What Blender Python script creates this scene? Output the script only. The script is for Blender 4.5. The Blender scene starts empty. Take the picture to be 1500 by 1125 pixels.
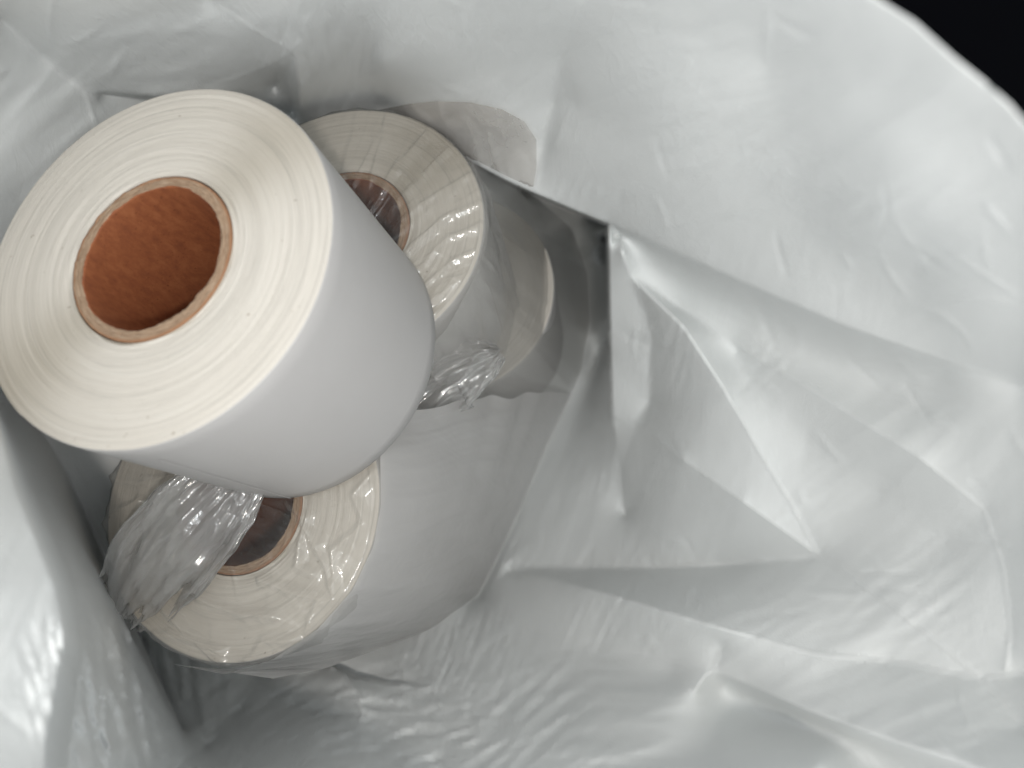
import bpy, math
import numpy as np
from mathutils import Vector, Matrix, noise
from mathutils.geometry import delaunay_2d_cdt

# ---------------------------------------------------------------- camera, light, exposure
sc = bpy.context.scene
FPX, CX, CY = 1100.0, 750.0, 562.5
cam_d = bpy.data.cameras.new('camera'); cam = bpy.data.objects.new('camera', cam_d)
sc.collection.objects.link(cam); sc.camera = cam
cam_d.sensor_width = 36; cam_d.lens = 36 * FPX / 1500
cam_d.clip_start = .005; cam_d.clip_end = 20
cam_d.dof.use_dof = True; cam_d.dof.focus_distance = .245; cam_d.dof.aperture_fstop = 9
sc.view_settings.view_transform = 'Standard'; sc.view_settings.look = 'None'
sc.view_settings.exposure = 0; sc.view_settings.gamma = 1; sc.view_settings.use_curve_mapping = False
w = bpy.data.worlds.new('World'); sc.world = w; w.use_nodes = True
w.node_tree.nodes['Background'].inputs[0].default_value = (.96, .99, 1, 1)
w.node_tree.nodes['Background'].inputs[1].default_value = 1.3
def area(name, loc, target, size, power, col):
    d = bpy.data.lights.new(name, 'AREA'); d.shape = 'DISK'; d.size = size; d.energy = power; d.color = col
    o = bpy.data.objects.new(name, d); sc.collection.objects.link(o); o.location = loc
    o.rotation_euler = (Vector(target) - Vector(loc)).to_track_quat('-Z', 'Y').to_euler(); return o
area('work_lamp', (.018, -.045, .12), (-.03, 0, -.3), .016, .44, (1, .94, .87))
area('fill_light', (.12, -.14, .36), (-.04, .02, -.2), .14, .5, (.9, .97, 1))  # added soft fill with no window behind it, brightens left and upper walls
sc.cycles.transparent_max_bounces = 32; sc.cycles.max_bounces = 10; sc.cycles.diffuse_bounces = 7
sc.cycles.caustics_reflective = False; sc.cycles.caustics_refractive = False

MM = .001
def P3(px, py, d):                       # d in mm in front of the lens -> metres
    return Vector(((px - CX) / FPX * d * MM, (CY - py) / FPX * d * MM, -d * MM))
def nz(x, y, z=0.0): return noise.noise(Vector((x, y, z)))
def sm(a, b, x):
    t = np.clip((x - a) / (b - a), 0, 1); return t * t * (3 - 2 * t)

# ---------------------------------------------------------------- materials
def mat(name):
    m = bpy.data.materials.new(name); m.use_nodes = True; nt = m.node_tree
    b = nt.nodes['Principled BSDF']; return m, nt, b
def N(nt, t, **k):
    n = nt.nodes.new(t)
    for a, v in k.items(): setattr(n, a, v)
    return n
def setv(n, **k):
    for a, v in k.items(): n.inputs[a.replace('_', ' ')].default_value = v
def ramp(nt, src, stops):
    r = N(nt, 'ShaderNodeValToRGB'); e = r.color_ramp.elements
    while len(e) < len(stops): e.new(.5)
    for i, (p, c) in enumerate(stops):
        e[i].position = p; e[i].color = (*c, 1) if len(c) == 3 else c
    nt.links.new(src, r.inputs[0]); return r
def mapping(nt, scale, rot=(0, 0, 0)):
    tc = N(nt, 'ShaderNodeTexCoord'); mp = N(nt, 'ShaderNodeMapping')
    mp.inputs['Scale'].default_value = scale; mp.inputs['Rotation'].default_value = rot
    nt.links.new(tc.outputs['Object'], mp.inputs[0]); return mp.outputs[0]
def noise_n(nt, vec, scale, detail=3, rough=.5, dist=0):
    n = N(nt, 'ShaderNodeTexNoise'); nt.links.new(vec, n.inputs['Vector'])
    setv(n, Scale=scale, Detail=detail, Roughness=rough, Distortion=dist); return n.outputs['Fac']
def bump(nt, h, strength, dist, prev=None):
    b = N(nt, 'ShaderNodeBump'); nt.links.new(h, b.inputs['Height']); setv(b, Strength=strength, Distance=dist)
    if prev: nt.links.new(prev, b.inputs['Normal'])
    return b.outputs[0]
def math_n(nt, op, a, b=None):
    n = N(nt, 'ShaderNodeMath', operation=op)
    for i, v in enumerate((a, b)):
        if v is None: continue
        if isinstance(v, (int, float)): n.inputs[i].default_value = v
        else: nt.links.new(v, n.inputs[i])
    return n.outputs[0]

def make_poly():
    m, nt, b = mat('white_mailer_film')
    setv(b, Roughness=.47, IOR=1.5); b.inputs['Specular IOR Level'].default_value = .2
    c = noise_n(nt, mapping(nt, (1, 1, 1)), 28, 4)
    r = ramp(nt, c, [(.3, (.675, .69, .688)), (.7, (.715, .73, .727))]); nt.links.new(r.outputs[0], b.inputs['Base Color'])
    h1 = noise_n(nt, mapping(nt, (1, 2.6, 1), (0, 0, .5)), 55, 5, .55, .6)
    h2 = noise_n(nt, mapping(nt, (1.6, .35, .5), (.3, 0, .5)), 260, 3, .6, .8)
    h3 = noise_n(nt, mapping(nt, (1, 1, 1)), 1500, 2)
    mk = ramp(nt, noise_n(nt, mapping(nt, (1, 1, 1)), 17, 2), [(.42, (0, 0, 0)), (.62, (1, 1, 1))]).outputs[0]
    n = bump(nt, h1, .032, .004); n = bump(nt, math_n(nt, 'MULTIPLY', h2, mk), .26, .0011, n); n = bump(nt, h3, .05, .0002, n)
    nt.links.new(n, b.inputs['Normal']); return m
def make_black():
    m, nt, b = mat('black_desk'); setv(b, Roughness=.8); b.inputs['Base Color'].default_value = (.0012, .0013, .002, 1)
    b.inputs['Specular IOR Level'].default_value = .02
    n = bump(nt, noise_n(nt, mapping(nt, (1, 1, 1)), 900), .3, .0004); nt.links.new(n, b.inputs['Normal']); return m
def radius_of(nt):
    tc = N(nt, 'ShaderNodeTexCoord'); s = N(nt, 'ShaderNodeSeparateXYZ'); nt.links.new(tc.outputs['Object'], s.inputs[0])
    x, y, z = s.outputs
    r = math_n(nt, 'SQRT', math_n(nt, 'ADD', math_n(nt, 'MULTIPLY', x, x), math_n(nt, 'MULTIPLY', y, y)))
    th = math_n(nt, 'ARCTAN2', y, x); return r, th, z, tc.outputs['Object']
def make_face():
    m, nt, b = mat('cut_paper_edge'); r, th, z, ob = radius_of(nt)
    cv = N(nt, 'ShaderNodeCombineXYZ'); nt.links.new(math_n(nt, 'MULTIPLY', r, 1000), cv.inputs[0])
    nt.links.new(math_n(nt, 'MULTIPLY', math_n(nt, 'SINE', th), .5), cv.inputs[1])
    nt.links.new(math_n(nt, 'MULTIPLY', math_n(nt, 'COSINE', th), .5), cv.inputs[2])
    ring = noise_n(nt, cv.outputs[0], 1.0, 7, .8)
    fine = noise_n(nt, cv.outputs[0], 5, 3, .6)
    spk = noise_n(nt, ob, 420, 2)
    r1 = ramp(nt, ring, [(.27, (.40, .38, .345)), (.48, (.59, .55, .492)), (.75, (.65, .617, .565))])
    mx = N(nt, 'ShaderNodeMix', data_type='RGBA', blend_type='MULTIPLY'); mx.inputs[0].default_value = 1
    nt.links.new(r1.outputs[0], mx.inputs[6])
    r2 = ramp(nt, spk, [(.22, (.6, .55, .5)), (.285, (1, 1, 1))]); nt.links.new(r2.outputs[0], mx.inputs[7])
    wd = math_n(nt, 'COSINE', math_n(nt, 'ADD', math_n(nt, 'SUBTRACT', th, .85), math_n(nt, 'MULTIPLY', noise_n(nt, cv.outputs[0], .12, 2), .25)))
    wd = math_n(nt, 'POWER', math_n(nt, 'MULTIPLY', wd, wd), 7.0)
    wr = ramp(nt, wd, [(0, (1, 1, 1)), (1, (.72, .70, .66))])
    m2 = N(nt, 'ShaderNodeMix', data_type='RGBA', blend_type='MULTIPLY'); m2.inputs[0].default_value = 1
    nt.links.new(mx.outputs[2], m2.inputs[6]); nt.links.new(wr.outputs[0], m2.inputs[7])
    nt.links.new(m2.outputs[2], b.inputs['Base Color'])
    setv(b, Roughness=.36, Anisotropic=.9); b.inputs['Specular IOR Level'].default_value = .7
    t = N(nt, 'ShaderNodeTangent', direction_type='RADIAL', axis='Z'); nt.links.new(t.outputs[0], b.inputs['Tangent'])
    n = bump(nt, ring, .5, .0006); n = bump(nt, fine, .35, .0003, n); nt.links.new(n, b.inputs['Normal']); return m
def make_side():
    m, nt, b = mat('white_label_paper'); setv(b, Roughness=.5)
    c = noise_n(nt, mapping(nt, (1, 1, 1)), 30, 4)
    r = ramp(nt, c, [(.3, (.425, .413, .408)), (.7, (.445, .434, .43))]); nt.links.new(r.outputs[0], b.inputs['Base Color'])
    n = bump(nt, noise_n(nt, mapping(nt, (1, 1, 1)), 700, 3), .12, .0003)
    n = bump(nt, noise_n(nt, mapping(nt, (1, 1, .3)), 40, 2), .1, .002, n)
    nt.links.new(n, b.inputs['Normal']); return m
def make_core():
    m, nt, b = mat('brown_core_board'); r, th, z, ob = radius_of(nt); setv(b, Roughness=.75)
    f1 = noise_n(nt, mapping(nt, (1, 1, .45), (.5, .3, 0)), 420, 5, .75)
    f2 = noise_n(nt, mapping(nt, (1, 1, 1)), 1300, 2)
    a = ramp(nt, f1, [(.25, (.19, .056, .022)), (.5, (.275, .086, .031)), (.75, (.36, .13, .05))])
    s = ramp(nt, f2, [(.25, (.55, .5, .45)), (.34, (1, 1, 1)), (.72, (1, 1, 1)), (.8, (1.0, 1.0, 1.0))])
    mx = N(nt, 'ShaderNodeMix', data_type='RGBA', blend_type='MULTIPLY'); mx.inputs[0].default_value = 1
    nt.links.new(a.outputs[0], mx.inputs[6]); nt.links.new(s.outputs[0], mx.inputs[7])
    nt.links.new(mx.outputs[2], b.inputs['Base Color'])
    n = bump(nt, f1, .15, .0003); n = bump(nt, f2, .2, .0002, n); nt.links.new(n, b.inputs['Normal']); return m
def make_coreedge():
    m, nt, b = mat('torn_board_edge'); r, th, z, ob = radius_of(nt); setv(b, Roughness=.85)
    cv = N(nt, 'ShaderNodeCombineXYZ'); nt.links.new(math_n(nt, 'MULTIPLY', r, 1000), cv.inputs[0])
    nt.links.new(math_n(nt, 'MULTIPLY', th, 2.2), cv.inputs[1])
    ring = noise_n(nt, cv.outputs[0], 2.2, 5, .7)
    a = ramp(nt, ring, [(.25, (.20, .115, .065)), (.5, (.36, .245, .16)), (.75, (.50, .38, .28))])
    rr = ramp(nt, math_n(nt, 'MULTIPLY', r, 40), [(.883, (0, 0, 0)), (.9, (1, 1, 1))])
    mx = N(nt, 'ShaderNodeMix', data_type='RGBA'); nt.links.new(rr.outputs[0], mx.inputs[0])
    nt.links.new(a.outputs[0], mx.inputs[6]); mx.inputs[7].default_value = (.35, .185, .10, 1)
    nt.links.new(mx.outputs[2], b.inputs['Base Color'])
    n = bump(nt, ring, .9, .0008); nt.links.new(n, b.inputs['Normal']); return m
def make_film(name, haze, rough, bs, col=(.9, .89, .88), slope=.28, spec=.085):
    m = bpy.data.materials.new(name); m.use_nodes = True; nt = m.node_tree
    nt.nodes.remove(nt.nodes['Principled BSDF']); out = nt.nodes['Material Output']
    h1 = noise_n(nt, mapping(nt, (1, 1, .3)), 130, 3, .6, 1.0)
    h2 = noise_n(nt, mapping(nt, (1, 1, 1)), 420, 2, .5, 1.5)
    n = bump(nt, h1, bs, .0016); n = bump(nt, h2, bs * .5, .0005, n)
    tr = N(nt, 'ShaderNodeBsdfTransparent'); tr.inputs[0].default_value = (.985, .98, .968, 1)
    df = N(nt, 'ShaderNodeBsdfDiffuse'); df.inputs[0].default_value = (*col, 1)
    tl = N(nt, 'ShaderNodeBsdfTranslucent'); tl.inputs[0].default_value = (*col, 1)
    gl = N(nt, 'ShaderNodeBsdfGlossy'); gl.inputs['Roughness'].default_value = rough
    lw = N(nt, 'ShaderNodeLayerWeight'); lw.inputs[0].default_value = .5
    for x in (df, gl): nt.links.new(n, x.inputs['Normal'])
    nt.links.new(n, lw.inputs['Normal'])
    dd = N(nt, 'ShaderNodeMixShader'); dd.inputs[0].default_value = .5
    nt.links.new(df.outputs[0], dd.inputs[1]); nt.links.new(tl.outputs[0], dd.inputs[2])
    a = N(nt, 'ShaderNodeMixShader')
    hz = math_n(nt, 'ADD', math_n(nt, 'MULTIPLY', math_n(nt, 'POWER', lw.outputs['Facing'], 1.6), slope), haze); nt.links.new(hz, a.inputs[0])
    nt.links.new(tr.outputs[0], a.inputs[1]); nt.links.new(dd.outputs[0], a.inputs[2])
    p = math_n(nt, 'POWER', lw.outputs['Facing'], 4.0)
    f = math_n(nt, 'ADD', math_n(nt, 'MULTIPLY', p, .75), spec)
    c = N(nt, 'ShaderNodeMixShader'); nt.links.new(f, c.inputs[0])
    nt.links.new(a.outputs[0], c.inputs[1]); nt.links.new(gl.outputs[0], c.inputs[2])
    nt.links.new(c.outputs[0], out.inputs[0]); return m
M_poly, M_black, M_face, M_side, M_core, M_cedge = make_poly(), make_black(), make_face(), make_side(), make_core(), make_coreedge()
M_film = make_film('clear_sleeve_film', .06, .15, .3)
M_filmside = M_film
M_tail = make_film('crumpled_sleeve_film', .3, .09, .3, (.95, .95, .95), .22, .15)
M_sidefilm = make_film('hazy_sleeve_film', .36, .2, .2, (.66, .645, .64), .3)
M_milky = make_film('milky_sleeve_film', .66, .24, .25, (.92, .905, .90), .2)
M_skirt = make_film('thin_sleeve_film', .19, .2, .2, (.86, .845, .83), .25)
M_flap = make_film('loose_sleeve_film', .28, .16, .05, (.74, .69, .66), .3)

# ---------------------------------------------------------------- object helpers
def link_mesh(name, verts, faces, mats, parent=None, smooth=True, fmat=None, sharp=None):
    me = bpy.data.meshes.new(name); me.from_pydata([tuple(v) for v in verts], [], faces)
    for m in (mats if isinstance(mats, (list, tuple)) else [mats]): me.materials.append(m)
    if smooth: me.polygons.foreach_set('use_smooth', [True] * len(me.polygons))
    if fmat: me.polygons.foreach_set('material_index', fmat)
    me.update(); o = bpy.data.objects.new(name, me); sc.collection.objects.link(o)
    if parent: o.parent = parent
    return o
def thing(name, label, cat, mw=None, group=None):
    o = bpy.data.objects.new(name, None); sc.collection.objects.link(o)
    o['label'] = label; o['category'] = cat
    if group: o['group'] = group
    if mw: o.matrix_world = mw
    o.empty_display_size = .01
    return o
def axis_frame(c, n):                    # origin c (metres), local z = n
    z = Vector(n).normalized(); x = Vector((1, 0, 0)); x = (x - z * x.dot(z)).normalized(); y = z.cross(x)
    return Matrix.Translation(c) @ Matrix((x, y, z)).transposed().to_4x4()

# ---------------------------------------------------------------- the black desk under everything
desk = link_mesh('desk_surface', [(-3, -3, -.56), (3, -3, -.56), (3, 3, -.56), (-3, 3, -.56)], [(0, 1, 2, 3)], M_black, smooth=False)
desk['kind'] = 'structure'

# ---------------------------------------------------------------- the mailer: a folded film traced crease by crease, each with its real distance
rim = [(1290, 0, 100), (1340, 31, 98), (1400, 85, 96), (1440, 117, 95), (1480, 152, 94), (1500, 176, 94), (1580, 270, 94), (1680, 430, 95), (1740, 680, 104), (1710, 960, 118),
       (1600, 1230, 128), (1300, 1290, 148), (700, 1300, 165), (150, 1320, 118), (-200, 1200, 96), (-330, 850, 95), (-340, 400, 130), (-300, 50, 150), (-160, -140, 150), (150, -200, 140),
       (600, -210, 125), (950, -170, 112), (1150, -90, 104)]
H, S, J = .0, .25, 0.0                   # H hard crease, S soft crease, J hidden step
L = []
def ln(w_, *p): L.append((w_, list(p)))
# upper panel, its hanging lower edge and the hollow behind it
ln(-1, (600, 205, 300), (640, 212, 297), (690, 237, 289), (740, 262, 284), (783, 281, 280), (840, 305, 276), (892, 326, 272))
ln(-1, (604, 212, 335), (644, 218, 350), (692, 243, 410), (742, 268, 460), (783, 287, 490), (840, 311, 500), (886, 332, 490))
ln(0, (892, 326, 272), (1000, 372, 248), (1130, 430, 224), (1250, 480, 205), (1380, 524, 186), (1500, 565, 170), (1680, 620, 140))
ln(0.01, (905, 341, 296), (1000, 386, 264), (1130, 445, 238), (1250, 495, 216), (1380, 538, 193))
ln(0, (862, -20, 168), (850, 5, 176), (821, 84, 219), (812, 150, 248), (797, 215, 270), (783, 281, 280))
ln(0, (821, 84, 219), (838, 150, 236), (815, 210, 258))
ln(.02, (440, 166, 300), (560, 158, 303), (600, 205, 300))
ln(.02, (821, 84, 219), (930, 30, 165), (1060, 60, 148), (1120, 90, 146), (1300, 300, 140), (1500, 420, 134))
ln(.02, (840, 120, 222), (960, 235, 215), (1080, 330, 212), (1200, 360, 190), (1340, 400, 168))
ln(.02, (821, 84, 219), (700, 112, 240), (560, 90, 238))
# upper left wall
ln(0, (300, -5, 205), (370, 42, 214), (430, 74, 227), (438, 120, 254), (440, 166, 300))
ln(0, (430, 74, 227), (370, 105, 248), (300, 130, 256))
ln(0, (400, 128, 290), (415, 110, 262), (430, 166, 325))
ln(0, (124, 131, 250), (230, 142, 254), (330, 150, 262))
ln(-1, (150, 139, 262), (235, 150, 284), (330, 159, 300))
ln(0.001, (0, 28, 212), (60, 82, 233), (124, 131, 250), (140, 182, 258), (170, 260, 275))
ln(.02, (-60, 240, 212), (0, 265, 225), (26, 290, 232), (90, 340, 250))
ln(.02, (430, 74, 227), (450, 20, 205), (470, -30, 185))
ln(.02, (540, 120, 272), (545, 60, 230), (560, 0, 195))
# left wall: near bright swell, the slope, its edge over the hollow
ln(0.001, (-30, 560, 182), (0, 640, 176), (22, 720, 166), (52, 790, 158), (80, 860, 152), (93, 930, 148), (78, 1010, 143), (66, 1080, 138), (60, 1150, 132))
ln(-1, (0, 588, 200), (30, 640, 212), (62, 700, 223), (115, 790, 236), (166, 878, 247), (196, 940, 255), (232, 1015, 262), (262, 1075, 262), (272, 1114, 252))
ln(-1, (28, 582, 238), (62, 634, 252), (98, 694, 266), (140, 786, 290), (178, 872, 320), (206, 934, 345), (241, 1010, 330), (268, 1068, 300))
ln(.02, (168, 960, 226), (185, 1030, 224), (200, 1090, 214))
ln(0.001, (42, 690, 206), (76, 775, 204), (108, 860, 200), (120, 940, 195), (110, 1010, 189), (100, 1080, 181), (94, 1150, 170))
# the bottom fold below the wrapped roll
ln(0, (272, 1114, 262), (300, 1090, 285), (340, 1045, 305), (368, 1005, 318), (375, 980, 330))
ln(0, (272, 1114, 258), (230, 1150, 230), (180, 1240, 190))
ln(0.001, (368, 1005, 318), (430, 1030, 306), (480, 1046, 296), (530, 1052, 286))
ln(0.001, (530, 1052, 286), (527, 1020, 296), (500, 985, 310), (482, 972, 322))
ln(-1, (482, 971, 330), (520, 988, 326), (560, 998, 320), (630, 1004, 304))
ln(-1, (484, 976, 316), (522, 994, 311), (560, 1003, 308), (630, 1006, 303))
ln(0.001, (530, 1052, 286), (580, 1020, 300), (630, 1005, 303))
ln(0.001, (700, 872, 372), (676, 895, 352), (662, 940, 330), (650, 985, 310), (630, 1005, 303))
ln(0.001, (630, 1005, 303), (652, 1040, 285), (648, 1080, 268), (640, 1150, 240))
ln(.05, (340, 1120, 262), (450, 1110, 262), (560, 1110, 258))
# floor: ridge along the wrapped stack
ln(0.001, (700, 872, 372), (735, 800, 384), (762, 740, 392), (795, 665, 402), (822, 600, 408), (850, 545, 412), (866, 480, 420), (858, 400, 450), (845, 370, 470))
ln(.05, (720, 860, 366), (757, 800, 376), (790, 735, 384), (830, 650, 396), (868, 560, 404), (890, 500, 412))
ln(-1, (893, 328, 275), (894, 420, 302), (896, 520, 328), (899, 612, 341), (908, 680, 346), (915, 752, 349))
ln(-1, (886, 345, 480), (887, 410, 420), (889, 470, 368), (891, 540, 349), (894, 612, 348), (902, 680, 349), (909, 745, 350))
ln(0.001, (855, 382, 456), (872, 365, 425), (886, 358, 440))
ln(0, (908, 335, 268), (912, 370, 276), (924, 405, 290), (947, 460, 300), (955, 500, 306), (952, 590, 328), (935, 620, 330))
ln(0, (899, 612, 338), (935, 620, 330), (1000, 672, 285), (1090, 735, 257), (1200, 814, 244))
ln(0, (924, 405, 290), (1000, 477, 272), (1060, 568, 263), (1112, 660, 254.5), (1160, 740, 248.5), (1200, 814, 244))
ln(0, (924, 405, 290), (990, 448, 291), (1070, 496, 275), (1125, 535, 256), (1200, 578, 235), (1270, 622, 216), (1345, 668, 198), (1440, 745, 184), (1470, 830, 175), (1480, 920, 172), (1474, 980, 171))
ln(.01, (1080, 512, 276), (1095, 560, 266))
ln(.02, (1180, 645, 246), (1290, 722, 223), (1385, 795, 199))
ln(.02, (1440, 745, 184), (1500, 765, 168), (1600, 800, 140))
# long triangular fold
ln(0, (746, 833, 372), (860, 834, 344), (960, 833, 316), (1060, 827, 290), (1200, 814, 244))
ln(0, (746, 835, 374), (820, 852, 334), (890, 870, 296), (980, 898, 258), (1060, 922, 236), (1110, 935, 229))
ln(0.01, (780, 930, 322), (880, 960, 292), (980, 985, 262))
ln(0.001, (1110, 935, 229), (1195, 958, 215), (1300, 968, 203), (1440, 994, 178))
ln(0.001, (1200, 814, 244), (1320, 900, 201), (1440, 994, 178))
ln(0.001, (1440, 994, 178), (1500, 986, 168), (1620, 980, 140)); ln(0.001, (1440, 994, 178), (1500, 1062, 160), (1600, 1150, 130))
ln(0.001, (1018, 1012, 242), (1032, 990, 245), (1046, 982, 246), (1056, 945, 246))
ln(0.001, (1046, 982, 246), (1100, 1003, 232), (1180, 1038, 205), (1300, 1082, 176), (1400, 1112, 156), (1500, 1150, 138))
ln(.01, (1064, 1002, 250), (1100, 1022, 241), (1180, 1060, 215), (1300, 1105, 186), (1400, 1138, 165))
ln(.01, (1018, 1012, 242), (900, 1045, 252), (820, 1050, 262))
ln(.02, (700, 1140, 232), (760, 1060, 262), (810, 1010, 284))
ln(.05, (900, 1120, 224), (1040, 1098, 216), (1200, 1115, 182))

def macro():
    vs, es, idx, depth = [], [], {}, []
    def vid(p):
        k = (round(p[0]), round(p[1]))
        if k not in idx: idx[k] = len(vs); vs.append(Vector((p[0], p[1]))); depth.append(p[2])
        return idx[k]
    n = len(rim)
    for i in range(n): es.append((vid(rim[i]), vid(rim[(i + 1) % n])))
    for w_, pl in L:
        for a, b in zip(pl[:-1], pl[1:]): es.append((vid(a), vid(b)))
    # guard against crossings: new vertices take the mean of their neighbours
    V, E, F, ov, oe, of = delaunay_2d_cdt(vs, es, [list(range(n))], 1, 1e-4)
    D = []
    for v, o in zip(V, ov):
        D.append(1.0 / depth[o[0]] if o else None)
    for i, d in enumerate(D):
        if d is None:                    # a crossing: distance-weighted value of the nearest known points
            a = sorted(((V[i] - V[j]).length, D[j]) for j in range(len(V)) if ov[j])[:3]
            D[i] = sum(q / (l + .1) for l, q in a) / sum(1 / (l + .1) for l, q in a)
    return [tuple(v) for v in V], D, F
def bary(MV, MD, MF, pts):
    out = np.full(len(pts), np.nan)
    for f in MF:
        a, b, c = (np.array(MV[i]) for i in f)
        lo = np.minimum(np.minimum(a, b), c) - .5; hi = np.maximum(np.maximum(a, b), c) + .5
        k = np.where((pts[:, 0] >= lo[0]) & (pts[:, 0] <= hi[0]) & (pts[:, 1] >= lo[1]) & (pts[:, 1] <= hi[1]))[0]
        if not len(k): continue
        det = (b[0] - a[0]) * (c[1] - a[1]) - (c[0] - a[0]) * (b[1] - a[1])
        if abs(det) < 1e-9: continue
        p = pts[k]
        u = ((p[:, 0] - a[0]) * (c[1] - a[1]) - (c[0] - a[0]) * (p[:, 1] - a[1])) / det
        v = ((b[0] - a[0]) * (p[:, 1] - a[1]) - (p[:, 0] - a[0]) * (b[1] - a[1])) / det
        ok = (u >= -1e-3) & (v >= -1e-3) & (u + v <= 1 + 1e-3)
        k = k[ok]; out[k] = MD[f[0]] * (1 - u[ok] - v[ok]) + MD[f[1]] * u[ok] + MD[f[2]] * v[ok]
    return out
def seg_points(pl, step):
    o = [pl[0][:2]]
    for a, b in zip(pl[:-1], pl[1:]):
        n = max(1, int(math.hypot(b[0] - a[0], b[1] - a[1]) / step))
        for i in range(1, n + 1): o.append((a[0] + (b[0] - a[0]) * i / n, a[1] + (b[1] - a[1]) * i / n))
    return o
def in_poly(poly, pts):
    x, y = pts[:, 0], pts[:, 1]; ins = np.zeros(len(pts), bool); n = len(poly)
    for i in range(n):
        x1, y1 = poly[i][:2]; x2, y2 = poly[(i + 1) % n][:2]
        c = ((y1 > y) != (y2 > y)) & (x < (x2 - x1) * (y - y1) / (y2 - y1 + 1e-12) + x1); ins ^= c
    return ins
MV, MD, MF = macro()
STEP = 4.8
def rimline(): return rim + [rim[0]]
def build_bag():
    pts, es = [], []
    fixed_w = []
    def addline(pl, wt):
        wt = -1 if wt < 0 else (0 if wt <= .0015 else 1)   # hidden step, crease, soft guide
        q = seg_points(pl, STEP); base = len(pts)
        pts.extend(q); fixed_w.extend([wt] * len(q))
        es.extend((base + i, base + i + 1) for i in range(len(q) - 1))
    addline(rimline(), -1)
    nb = len(pts)
    for w_, pl in L: addline(pl, w_)
    ncon = len(pts); cells = {}
    def put(p): cells.setdefault((int(p[0] // 4), int(p[1] // 4)), []).append(p)
    def close(p, r2):
        cx, cy = int(p[0] // 4), int(p[1] // 4)
        return any((p[0] - q_[0]) ** 2 + (p[1] - q_[1]) ** 2 < r2 for i in (-1, 0, 1) for j in (-1, 0, 1) for q_ in cells.get((cx + i, cy + j), ()))
    for p in pts: put(p)
    for w_, pl in L:                     # a tidy row of points on both sides of every crease keeps its line clean
        if w_ > .0015: continue
        q = np.array(seg_points(pl, STEP)); tn = np.gradient(q, axis=0); tn /= np.maximum(np.hypot(tn[:, 0], tn[:, 1]), 1e-6)[:, None]
        for sg in (-3.2, 3.2):
            for a, t_ in zip(q, tn):
                p = np.array((a[0] - t_[1] * sg, a[1] + t_[0] * sg))
                if not close(p, 7.5): pts.append(tuple(p)); put(tuple(p))
    con = np.array(pts)
    g = []
    for j, y in enumerate(np.arange(-240, 1400, STEP)):
        for x in np.arange(-350, 1770, STEP): g.append((x + (j % 2) * STEP / 2, y))
    g = np.array(g)
    rng = np.random.RandomState(3); g += rng.uniform(-.8, .8, g.shape)
    outside = (g[:, 0] < -40) | (g[:, 0] > 1540) | (g[:, 1] < -40) | (g[:, 1] > 1165)
    g = g[~outside | (rng.rand(len(g)) < .12)]
    g = g[in_poly(rim, g)]
    # drop grid points too close to constraint points
    cell = {}
    for p in con: cell.setdefault((int(p[0] // 8), int(p[1] // 8)), []).append(p)
    keep = []
    for p in g:
        cx, cy = int(p[0] // 8), int(p[1] // 8); ok = True
        for i in (-1, 0, 1):
            for j in (-1, 0, 1):
                for q in cell.get((cx + i, cy + j), ()):
                    if (p[0] - q[0]) ** 2 + (p[1] - q[1]) ** 2 < 7: ok = False; break
        keep.append(ok)
    g = g[np.array(keep)]
    allp = [Vector(p) for p in pts] + [Vector(p) for p in g]
    V, E, F, ov, oe, of = delaunay_2d_cdt(allp, es, [], 0, 1e-3)
    V2 = np.array([tuple(v) for v in V])
    q = bary(MV, MD, MF, V2)
    F = np.array([f for f in F if len(f) == 3])
    cen = V2[F].mean(1); F = F[in_poly(rim, cen)]
    bad = np.isnan(q)
    if bad.any():
        good = np.where(~bad)[0]
        for i in np.where(bad)[0]:
            k = good[((V2[good] - V2[i]) ** 2).sum(1).argmin()]; q[i] = q[k]
    wt = np.ones(len(V2)); fixed = np.zeros(len(V2), bool)
    for i, o in enumerate(ov):
        for k in o:
            if k < ncon: wt[i] = min(wt[i], fixed_w[k]); fixed[i] = True
    # cotangent weights, so that flat stays flat; then smooth patches between sharp creases (least bending, conjugate gradients)
    I, J_, Wc = [], [], []
    for a, b, c in ((0, 1, 2), (1, 2, 0), (2, 0, 1)):
        u = V2[F[:, a]] - V2[F[:, c]]; v = V2[F[:, b]] - V2[F[:, c]]
        cot = (u * v).sum(1) / np.maximum(np.abs(u[:, 0] * v[:, 1] - u[:, 1] * v[:, 0]), 1e-6)
        I.append(F[:, a]); J_.append(F[:, b]); Wc.append(np.clip(cot * .5, -.5, 5))
    I, J_, Wc = np.concatenate(I), np.concatenate(J_), np.concatenate(Wc); n = len(V2)
    dg = np.maximum(np.bincount(I, Wc, n) + np.bincount(J_, Wc, n), 1e-3)
    def A(x): return np.bincount(I, Wc * x[J_], n) + np.bincount(J_, Wc * x[I], n)
    pen = (wt > 0).astype(float); free = (~fixed).astype(float)
    def Lx(x): return pen * (x - A(x) / dg)
    def LT(y): y = pen * y; return y - A(y / dg)
    def H_(x): return free * LT(Lx(x)) + 1e-7 * x
    res = -free * LT(Lx(q)); x = np.zeros(n); p = res.copy(); rs = res @ res
    for it in range(500):
        Hp = H_(p); al = rs / (p @ Hp); x += al * p; res = res - al * Hp; rn = res @ res
        if rn < 1e-22: break
        p = res + (rn / rs) * p; rs = rn
    q = q + .9 * x
    sm_ = np.where(wt < 0, .0, np.where(wt == 0, .45, .5)); sm_[:nb] = 0
    for it in range(2): q = q + sm_ * (A(q) / dg - q)
    q = np.clip(q, 1 / 520., 1 / 84.)
    pinch = np.zeros(n); pinch[(wt == 0)] = 1; pinch[:nb] = 0   # the pressed line of a fold stands a little proud
    q = q + pinch * q * q * .38
    d = 1 / q
    return V2, d, F
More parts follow.
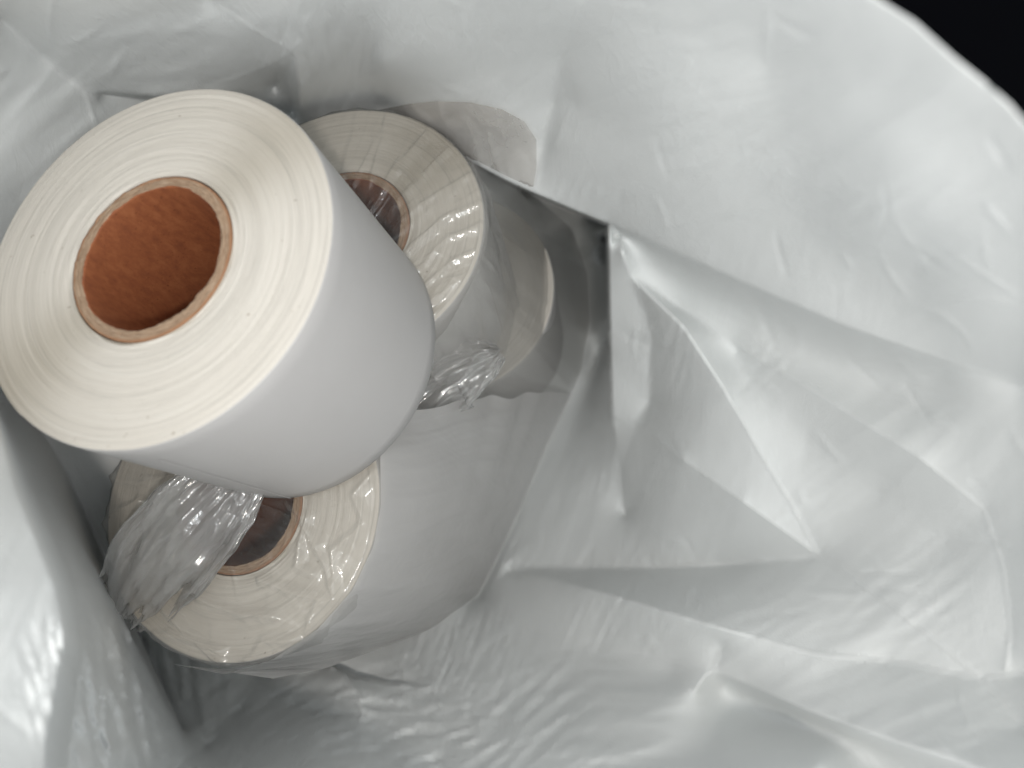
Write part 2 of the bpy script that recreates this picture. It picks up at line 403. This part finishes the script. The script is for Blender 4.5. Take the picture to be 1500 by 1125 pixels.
V2, BD, BF = build_bag()
# wrinkles: (centre px, radius, direction deg, wavelength px, amplitude mm)
CR = [(190, 900, 95, 115, 12, .9), (150, 1040, 110, 102, 13, 1.2), (100, 740, 75, 116, 12, .8), (250, 1000, 70, 110, 11, .9), (430, 110, 60, 60, 9, 1.0), (470, 60, 70, 100, 13, .6), (1180, 790, 70, 35, 14, .35), (890, 690, 60, 85, 10, .5), (920, 855, 60, 60, 8, .5), (1100, 540, 70, 40, 12, .5), (640, 1060, 110, 15, 13, 1.1), (1330, 880, 120, 35, 26, .35), (730, 800, 70, 62, 12, .9), (975, 520, 70, 80, 14, .8), (1070, 870, 150, 25, 30, .5), (880, 900, 110, 60, 14, .5), (1000, 860, 90, 75, 16, .4), (780, 1080, 130, 35, 24, 1.6),
      (900, 1060, 150, 5, 40, 1.2), (230, 830, 130, 112, 15, 1.5), (150, 800, 85, 118, 15, 1.1), (180, 1000, 170, 100, 22, 2.6), (420, 980, 120, 20, 12, 1.0), (60, 900, 200, 60, 60, .6),
      (560, 1090, 170, 8, 14, 1.3), (300, 1080, 130, 40, 14, 1.0), (680, 960, 110, 70, 12, 1.2), (1150, 430, 160, 80, 40, .3), (1060, 700, 180, 80, 34, .2),
      (1000, 150, 260, 22, 45, 1.0), (1250, 300, 260, 25, 70, 1.0), (600, 60, 200, 60, 45, .8), (480, 80, 120, 75, 20, 1.0), (250, 80, 200, 20, 60, .6), (700, 190, 90, 35, 16, .8),
      (1300, 700, 250, 40, 60, .35), (1300, 1060, 220, 20, 50, .6), (850, 720, 150, 70, 30, .5), (110, 200, 160, 40, 50, .7), (830, 320, 80, 60, 14, .8)]
def wrinkle(V2, D):
    D = D.copy()
    for ci, (cx, cy, R, dg, wl, amp) in enumerate(CR):
        a = math.radians(-dg); ux, uy = math.cos(a), math.sin(a)
        r = np.hypot(V2[:, 0] - cx, V2[:, 1] - cy); k = np.where(r < R)[0]
        for i in k:
            x, y = V2[i] - (cx, cy); s = x * ux + y * uy; t = -x * uy + y * ux
            v = nz(s / wl / 5 + ci * 7.1, t / wl, ci) ; v2 = nz(s / wl / 2.2, t / wl * 2.3 + 9, ci + 3)
            rv = (1 - abs(v) * 3.2) + .45 * (1 - abs(v2) * 3)
            f = 1 - (r[i] / R) ** 2
            D[i] -= amp * rv * f * .8
    rng = np.random.RandomState(11)
    for _ in range(150):                 # short straight fold marks, each its own direction and depth
        cx, cy = rng.uniform(-20, 1520), rng.uniform(-20, 1145)
        if 0 < cx < 700 and 150 < cy < 900: continue
        base = -35 if cx > 850 else rng.uniform(-90, 90)
        if cx < 330 and cy > 600: base = -115
        a = math.radians(-(base + rng.normal(0, 28))); hl = rng.uniform(14, 75); ux, uy = math.cos(a), math.sin(a)
        amp = rng.uniform(.3, .85) * (1 if rng.rand() < .6 else -1); wd = rng.uniform(5.5, 9); bend = rng.normal(0, .0025)
        k = np.where((np.abs(V2[:, 0] - cx) < hl + 12) & (np.abs(V2[:, 1] - cy) < hl + 12))[0]
        x, y = V2[k, 0] - cx, V2[k, 1] - cy; s_ = x * ux + y * uy; t_ = -x * uy + y * ux + bend * s_ * s_
        D[k] -= amp * np.maximum(0, 1 - np.abs(t_) / wd) * np.maximum(0, 1 - (s_ / hl) ** 2)
    for i in range(len(V2)):
        x, y = V2[i]; D[i] += 1.1 * nz(x / 150, y / 110, 5) + .12 * nz(x / 45 + y / 90, y / 60, 8)
    return D
BD2 = wrinkle(V2, BD)
bag = thing('poly_mailer', 'open white poly mailer bag with creased walls, holding all the label rolls', 'mailer bag', Matrix.Translation((.01, 0, -.45)))
bv = [P3(x, y, d) - bag.location for (x, y), d in zip(V2, BD2)]
film = link_mesh('folded_film', bv, [tuple(f) for f in BF.tolist()], M_poly, bag)
so = film.modifiers.new('thickness', 'SOLIDIFY'); so.thickness = .00012; so.offset = -1 
def bag_depth(x, y):
    r2 = (V2[:, 0] - x) ** 2 + (V2[:, 1] - y) ** 2; k = np.argpartition(r2, 10)[:10]; w_ = 1 / (r2[k] + 6); return (BD2[k] * w_).sum() / w_.sum()

# ---------------------------------------------------------------- label rolls
RO, RC, RI, HT = .050, .02287, .0198, .0742
def lathe(profile, seg, fn=None):        # profile [(r,z,mat)], fn(r,z,theta,i)->(r,z)
    vs, fs, fm = [], [], []
    n = len(profile)
    for i, (r, z, m) in enumerate(profile):
        for j in range(seg):
            th = 2 * math.pi * j / seg; rr, zz = fn(r, z, th, i) if fn else (r, z)
            vs.append((rr * math.cos(th), rr * math.sin(th), zz))
    for i in range(n - 1):
        for j in range(seg):
            k = (j + 1) % seg; fs.append((i * seg + j, (i + 1) * seg + j, (i + 1) * seg + k, i * seg + k)); fm.append(profile[i][2])
    return vs, fs, fm
def make_roll(label, c_top, n, seed, spin=0):
    nv = Vector(n).normalized(); base = Vector(c_top) * MM - nv * HT
    t = thing('label_roll', label, 'label roll', axis_frame(base, nv), 'thermal label rolls in the mailer')
    prof = []
    nr = 64
    for i in range(nr + 1):
        r = RC + .0003 + (RO - .0007 - RC - .0003) * i / nr; prof.append((r, HT, 0))
    prof += [(RO - .0003, HT - .00012, 1), (RO - .00005, HT - .0005, 1)]
    for i in range(1, 13): prof.append((RO, HT - .0005 - (HT - .001) * i / 13, 1))
    prof += [(RO, .0006, 1), (RO - .0006, 0, 0), (RC + .0003, 0, 0), (RC + .0003, HT * .5, 0), (RC + .0003, HT, 0)]
    offs = {}
    def fn(r, z, th, i):
        u = (r - RC) / (RO - RC)
        if z > HT - .0002 and i <= nr:
            dz = .00012 * nz(r * 1000 / 1.7, seed) + .0002 * nz(r * 1000 / 6, seed + 5)
            dz += .00016 * nz(r * 900, math.cos(th) * 1.4, math.sin(th) * 1.4 + seed)
            if u < .13: dz -= .0011 * (1 - u / .13) * (.6 + .9 * nz(math.cos(th) * 2.5, math.sin(th) * 2.5, r * 2600 + seed))
            dz += .0004 * (1 - abs(u - .35)) * 0
            z += dz
        if r >= RO - .0004:
            tt = (th - 4.05) % (2 * math.pi)   # the outermost wrap ends in a thin step
            r += .00018 * (tt / (2 * math.pi)) + .00012 * nz(math.cos(th) * 3, math.sin(th) * 3, seed)
        return r, z
    vs, fs, fm = lathe(prof, 288, fn)
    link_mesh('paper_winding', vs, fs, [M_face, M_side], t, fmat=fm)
    cp = [(RC, .0004, 0), (RC, HT * .5, 0), (RC, HT - .0004, 1)]
    ne = 9
    for i in range(ne + 1): cp.append((RC - .0001 - (RC - RI - .0002) * i / ne, HT + .0002, 1 if i < ne else 0))
    cp += [(RI, HT - .0005, 0)] + [(RI, HT - (HT - .001) * i / 14, 0) for i in range(1, 15)] + [(RI + .001, 0, 0), (RC, .0004, 0)]
    def fc(r, z, th, i):
        cs, sn = math.cos(th), math.sin(th)
        if 3 <= i <= 3 + ne:
            z += .00045 * nz(cs * 5, sn * 5, r * 2500 + seed) + .0003 * nz(cs * 17, sn * 17, r * 1500)
        if 3 + ne - 1 <= i <= 3 + ne + 1:
            r += .00055 * nz(cs * 2.5, sn * 2.5, seed + 2) + .00018 * nz(cs * 9, sn * 9, seed)
        return r, z
    vs, fs, fm = lathe(cp, 256, fc)
    link_mesh('cardboard_core', vs, fs, [M_core, M_cedge], t, fmat=fm)
    return t
n1 = (-.236, .29, .928); n3 = (-.214, .235, .948); n2 = (-.10, .285, .955)
c1, c3, c2 = (-91.2, 32.1, -189.7), (-91.0, -40.1, -250.1), (-59.6, 56.5, -271.9)
c4 = (-30.4, 43.1, -348.0)
def sub(c, n, d):
    v = Vector(n).normalized(); return tuple(Vector(c) - v * d)
r1 = make_roll('unwrapped white label roll with open brown core, lying on top of the other rolls', c1, n1, 1)
r3 = make_roll('white label roll in crumpled clear film, at the bottom left under the unwrapped roll', c3, n3, 2)
r2 = make_roll('white label roll in clear film, half hidden behind the right side of the unwrapped roll', c2, n2, 3)
r4 = make_roll('deep label roll showing only a cream crescent of its face beside the half-hidden wrapped roll', c4, (-.12, .27, .955), 4)
r5 = make_roll('deepest label roll under the bottom left wrapped roll, only its grey side showing', sub(c3, n3, 74.8), n3, 5)
# the end of the outer wrap with its perforation, a thin raised strip along the unwrapped roll
def strip(parent, ang, z0, z1, name):
    vs, fs = [], []
    n = 60
    for i in range(n + 1):
        z = z0 + (z1 - z0) * i / n; rr = RO + .0003
        for k, da in enumerate((-.006, -.004, .004, .006)):
            a = ang + da + .0009 * nz(i * .9, ang); r_ = rr + (.00004 if k in (1, 2) else -.0001)
            vs.append((r_ * math.cos(a), r_ * math.sin(a), z))
    for i in range(n):
        for k in range(3): fs.append((i * 4 + k, i * 4 + k + 1, i * 4 + 5 + k, i * 4 + 4 + k))
    return link_mesh(name, vs, fs, M_side, parent)
strip(r1, -1.52, .001, .064, 'wrap_seam'); 

# ---------------------------------------------------------------- clear sleeves round the wrapped stacks
def make_sleeve(label, c, n, length, seed, gather, flare, famp, kf, sidem, folds=(), fa=.002, fw=11, sidek=1.0):
    nv = Vector(n).normalized(); base = Vector(c) * MM - nv * length
    t = thing('clear_sleeve', label, 'plastic sleeve', axis_frame(base, nv), 'clear sleeves round the wrapped rolls')
    seg, na, ns = 420, 110, 110
    vs, fs = [], []; mw = t.matrix_world.copy()
    segs = [(np.array(a, float), np.array(b, float)) for pl in folds for a, b in zip(pl[:-1], pl[1:])]
    SA = np.array([a for a, b in segs]); SD = np.array([b - a for a, b in segs]); SL = (SD ** 2).sum(1)
    def fold(x, y, z):                   # real ridges of film standing on the roll's face
        p = mw @ Vector((x, y, z)); px = np.array((CX + FPX * p.x / -p.z, CY - FPX * p.y / -p.z))
        px = px + (5 * nz(px[0] / 40, px[1] / 40, seed), 5 * nz(px[0] / 40, px[1] / 40, seed + 5))
        tt = np.clip(((px - SA) * SD).sum(1) / SL, 0, 1); dd = np.hypot(*((px - SA - tt[:, None] * SD).T)).min()
        return fa * (max(0, 1 - dd / fw) ** 1.25 + .35 * max(0, 1 - dd / (3.2 * fw)))
    R = RO + .0012
    for i in range(na + ns):
        for j in range(seg):
            th = 2 * math.pi * j / seg; cs, sn = math.cos(th), math.sin(th)
            if i < na:
                u = i / (na - 1); r = R * (u * .985 + .0005); x, y = r * cs, r * sn
                gx, gy = x - gather[0], y - gather[1]; rho = math.hypot(gx, gy); ph = math.atan2(gy, gx)
                v = nz(math.cos(ph) * kf, math.sin(ph) * kf, rho * 14 + seed)
                v2 = nz(math.cos(ph) * kf * 2.6, math.sin(ph) * kf * 2.6, rho * 30 + seed + 4)
                v3 = nz(x * 60, y * 60, seed); v4 = nz(x * 75 + y * 30, y * 90, seed + 31)
                z = famp * (max(0, 1 - abs(v) * 5) * .9 + max(0, 1 - abs(v2) * 5) * .45 + .9 * abs(v3) + .35 * max(0, 1 - abs(v4) * 6)) * sm(.004, .03, rho)
                inn = 1 - sm(.012, .021, r); z -= .0022 * inn * (1 + 1.2 * nz(x * 120, y * 120, seed + 9))
                z = z * .55 + .0007 - .0016 * sm(.965, 1, u) + fold(x, y, length) * sm(.010, .024, r); r2_ = r
            else:
                s = (i - na + 1) / ns; z = -.0009 - length * s * .97
                w1 = nz(cs * 6, sn * 6, s * 1.6 + seed); w2 = nz(cs * 11, sn * 11, s * 1.2 + seed); w3 = nz(cs * 2.2, sn * 2.2, s * 2.5 + seed)
                e = sm(0, .12, s)
                r2_ = R + e * sidek * (.0008 + .0016 * max(0, 1 - abs(w1) * 3.5) + .0004 * max(0, 1 - abs(w2) * 4) + .002 * abs(w3))
                fl = flare(th, s); r2_ += fl
            vs.append((r2_ * cs, r2_ * sn, length + z))
    for i in range(na + ns - 1):
        for j in range(seg):
            k = (j + 1) % seg; fs.append((i * seg + j, (i + 1) * seg + j, (i + 1) * seg + k, i * seg + k))
    link_mesh('sleeve_film', vs, fs, [M_film, sidem], t, fmat=[0 if k < (na + 3) * seg else 1 for k in range(len(fs))]); return t
def angd(th, a): return math.cos(th - a)
s1 = make_sleeve('crumpled clear film sleeve round the wrapped rolls at the bottom left', c3, n3, .150, 11.3, (-.012, .006),
                 lambda th, s: 0.0, .0026, 1.7, M_film,
                 [[(430, 735), (470, 800), (500, 876)], [(558, 690), (528, 728), (545, 765), (492, 806), (500, 876)], [(390, 850), (450, 872), (500, 876)], [(500, 876), (472, 882), (456, 936), (395, 938), (352, 988)],
                  [(262, 858), (330, 892), (410, 905)], [(232, 930), (296, 938), (350, 986)], [(158, 770), (215, 733)], [(168, 700), (215, 712), (262, 698)], [(455, 760), (440, 830), (462, 842)], [(240, 880), (280, 930), (330, 950)]], .0024, 12, .12)
s2 = make_sleeve('stretched clear film sleeve round the rolls behind the right side of the unwrapped roll', c2, n2, .140, 23.7, (-.030, -.055),
                 lambda th, s: .002 * s, .0014, 7.0, M_film,
                 [[(560, 360), (620, 300), (690, 262)], [(575, 395), (645, 328), (706, 300)], [(590, 420), (660, 352), (708, 330)], [(605, 440), (665, 388), (706, 365)], [(548, 300), (588, 240), (625, 200)],
                  [(535, 290), (560, 215), (572, 160)], [(505, 260), (528, 165)], [(560, 330), (620, 262), (660, 222)], [(610, 462), (672, 415)], [(636, 488), (690, 440), (698, 412), (664, 412)]], .0011, 8)

def make_tail(parent, cl, seed, turns=1):          # crumpled, flattened tube of film; cl = [(px,py,depth,half width px)]
    seg, n = 120, 150
    inv = parent.matrix_world.inverted()
    P = [P3(a, b, d) for a, b, d, w_ in cl]; W = [1.12 * w_ / FPX * d * MM for a, b, d, w_ in cl]
    vs, fs = [], []
    m = len(P) - 1
    for i in range(n + 1):
        u = i / n * m; k = min(int(u), m - 1); f = u - k
        p0, p1, p2, p3 = P[max(k - 1, 0)], P[k], P[k + 1], P[min(k + 2, m)]
        c = .5 * ((2 * p1) + (p2 - p0) * f + (2 * p0 - 5 * p1 + 4 * p2 - p3) * f * f + (3 * p1 - p0 - 3 * p2 + p3) * f ** 3)
        tg = (p2 - p1).normalized(); wv = W[k] * (1 - f) + W[k + 1] * f
        toc = (-c).normalized(); sd = tg.cross(toc).normalized(); up = sd.cross(tg).normalized()
        for j in range(seg):
            th = 2 * math.pi * j / seg; cs, sn = math.cos(th), math.sin(th); s = i / n
            rid = nz(cs * 2.6 + sn * 2, s * 1.6, seed) ; rid2 = nz(cs * 6 + sn * 3, s * 2.6, seed + 3); rid3 = nz(cs * 22, s * 14 + sn, seed + 5); cr = nz(cs * 3 + s * 4, sn * 2 - s * 5, seed + 8)
            h = .0030 * sn * (1 - .3 * s) + .0032 * (1 - 3 * abs(rid)) + .0019 * (1 - 3 * abs(rid2)) + .0003 * rid3 + .0016 * (1 - 3 * abs(cr))
            x = wv * cs * (1 + .16 * nz(s * 4, sn * .7, seed + 11) + .05 * nz(s * 15, sn, seed))
            ex = .0012 * nz(cs * 3, s * 5, seed + 20)
            p = c + sd * x + up * h + tg * ex
            vs.append(inv @ p)
    for i in range(n):
        for j in range(seg):
            k = (j + 1) % seg; fs.append((i * seg + j, (i + 1) * seg + j, (i + 1) * seg + k, i * seg + k))
    return link_mesh('twisted_tail', vs, fs, M_tail, parent)
bpy.context.view_layer.update()
make_tail(s1, [(375, 668, 240, 30), (335, 712, 238, 52), (285, 765, 237, 66), (235, 825, 242, 64), (205, 868, 249, 50), (190, 890, 254, 26)], 3.1)
make_tail(s2, [(560, 640, 300, 20), (610, 585, 296, 42), (665, 548, 294, 46), (705, 530, 294, 30), (730, 520, 296, 8)], 8.4)

def make_patch(parent, poly, off, seed, name):     # loose end of the sleeve lying against the mailer wall
    g = np.array([(x + (j % 2) * 2, y) for j, y in enumerate(np.arange(min(p[1] for p in poly), max(p[1] for p in poly), 4.0)) for x in np.arange(min(p[0] for p in poly), max(p[0] for p in poly), 4.0)])
    g = g[in_poly(poly, g)]; q = seg_points([(*p, 0) for p in poly] + [(*poly[0], 0)], 4)[:-1]
    pts = [Vector(p) for p in q] + [Vector(p) for p in g]; ring = list(range(len(q)))
    V, E, F, *_ = delaunay_2d_cdt(pts, [], [ring], 1, 1e-3)
    inv = parent.matrix_world.inverted(); vs = []
    for v in V:
        x, y = v; d = bag_depth(x, y) - off
        d -= .8 * max(0, 1 - 3 * abs(nz(x / 90 + y / 90, (x - y * .6) / 26, seed))) + .4 * nz(x / 50, y / 40, seed)
        vs.append(inv @ P3(x, y, d))
    return link_mesh(name, vs, [tuple(f) for f in F], M_flap, parent)
make_patch(s2, [(545, 163), (600, 152), (640, 148), (690, 150), (735, 160), (768, 178), (786, 205), (786, 245), (781, 276), (740, 257), (700, 236), (660, 226), (600, 190)], 2.0, 4, 'loose_end')

def make_web(parent, A, B, seed, name, m_, bulge, kf, amp):     # film stretched like a tent from a roll's rim down to the mailer
    def res(pl, n):
        p = [P3(*q) for q in pl]; l = [0]
        for a, b in zip(p[:-1], p[1:]): l.append(l[-1] + (b - a).length)
        o, k = [], 0
        for i in range(n + 1):
            t = l[-1] * i / n
            while k < len(p) - 2 and l[k + 1] < t: k += 1
            o.append(p[k].lerp(p[k + 1], (t - l[k]) / (l[k + 1] - l[k])))
        for _ in range(4): o = [o[0]] + [(o[i - 1] + o[i] * 2 + o[i + 1]) / 4 for i in range(1, n)] + [o[-1]]
        return o
    n, m = 200, 110
    a, b = res(A, n), res(B, n); inv = parent.matrix_world.inverted(); vs, fs = [], []
    for i in range(n + 1):
        s = i / n
        for j in range(m + 1):
            t = j / m; p = a[i].lerp(b[i], t); up = (-p).normalized(); e = math.sin(math.pi * min(1, t * 1.02)) ** .6
            p = p + (a[3] - a[0]).normalized() * (.0075 * nz(t * 3.2, seed) + .002 * nz(t * 11, seed + 2)) * math.sin(math.pi * t) * (1 - s) ** 6
            s2_ = s + .05 * nz(s * 3, t * 2, seed + 9) * e
            f1 = nz(s2_ * kf, t * .9, seed); f2 = nz(s2_ * kf * 2.7 + t * 2, t * 1.6, seed + 4)
            h = bulge * math.sin(math.pi * t) + amp * e * (max(0, 1 - abs(f1) * 4) + .45 * max(0, 1 - abs(f2) * 4)) + .001 * nz(s * 5, t * 5, seed)
            vs.append(inv @ (p + up * h))
    for i in range(n):
        for j in range(m):
            k = i * (m + 1) + j; fs.append((k, k + 1, k + m + 2, k + m + 1))
    return link_mesh(name, vs, fs, m_, parent)
make_web(s1, [(540, 600, 247), (557, 660, 241), (558, 740, 236.5), (547, 800, 233.5), (516, 865, 232), (466, 921, 231.5), (400, 966, 234), (330, 988, 237), (250, 972, 243)],
         [(838, 574, 398), (800, 655, 393), (764, 740, 386), (735, 800, 377), (702, 868, 364), (640, 918, 344), (560, 948, 318), (480, 978, 288), (400, 994, 268)],
         5, 'film_skirt', M_milky, .005, 9, .0012)
make_web(s2, [(640, 203, 284), (684, 232, 279), (702, 268, 274), (710, 320, 269), (703, 390, 263), (676, 443, 258), (654, 482, 255), (610, 530, 255)],
         [(790, 292, 400), (838, 335, 430), (860, 400, 436), (864, 470, 420), (850, 545, 408), (838, 574, 398), (760, 606, 385), (690, 612, 360)],
         9, 'film_skirt', M_skirt, .001, 8, .0016)
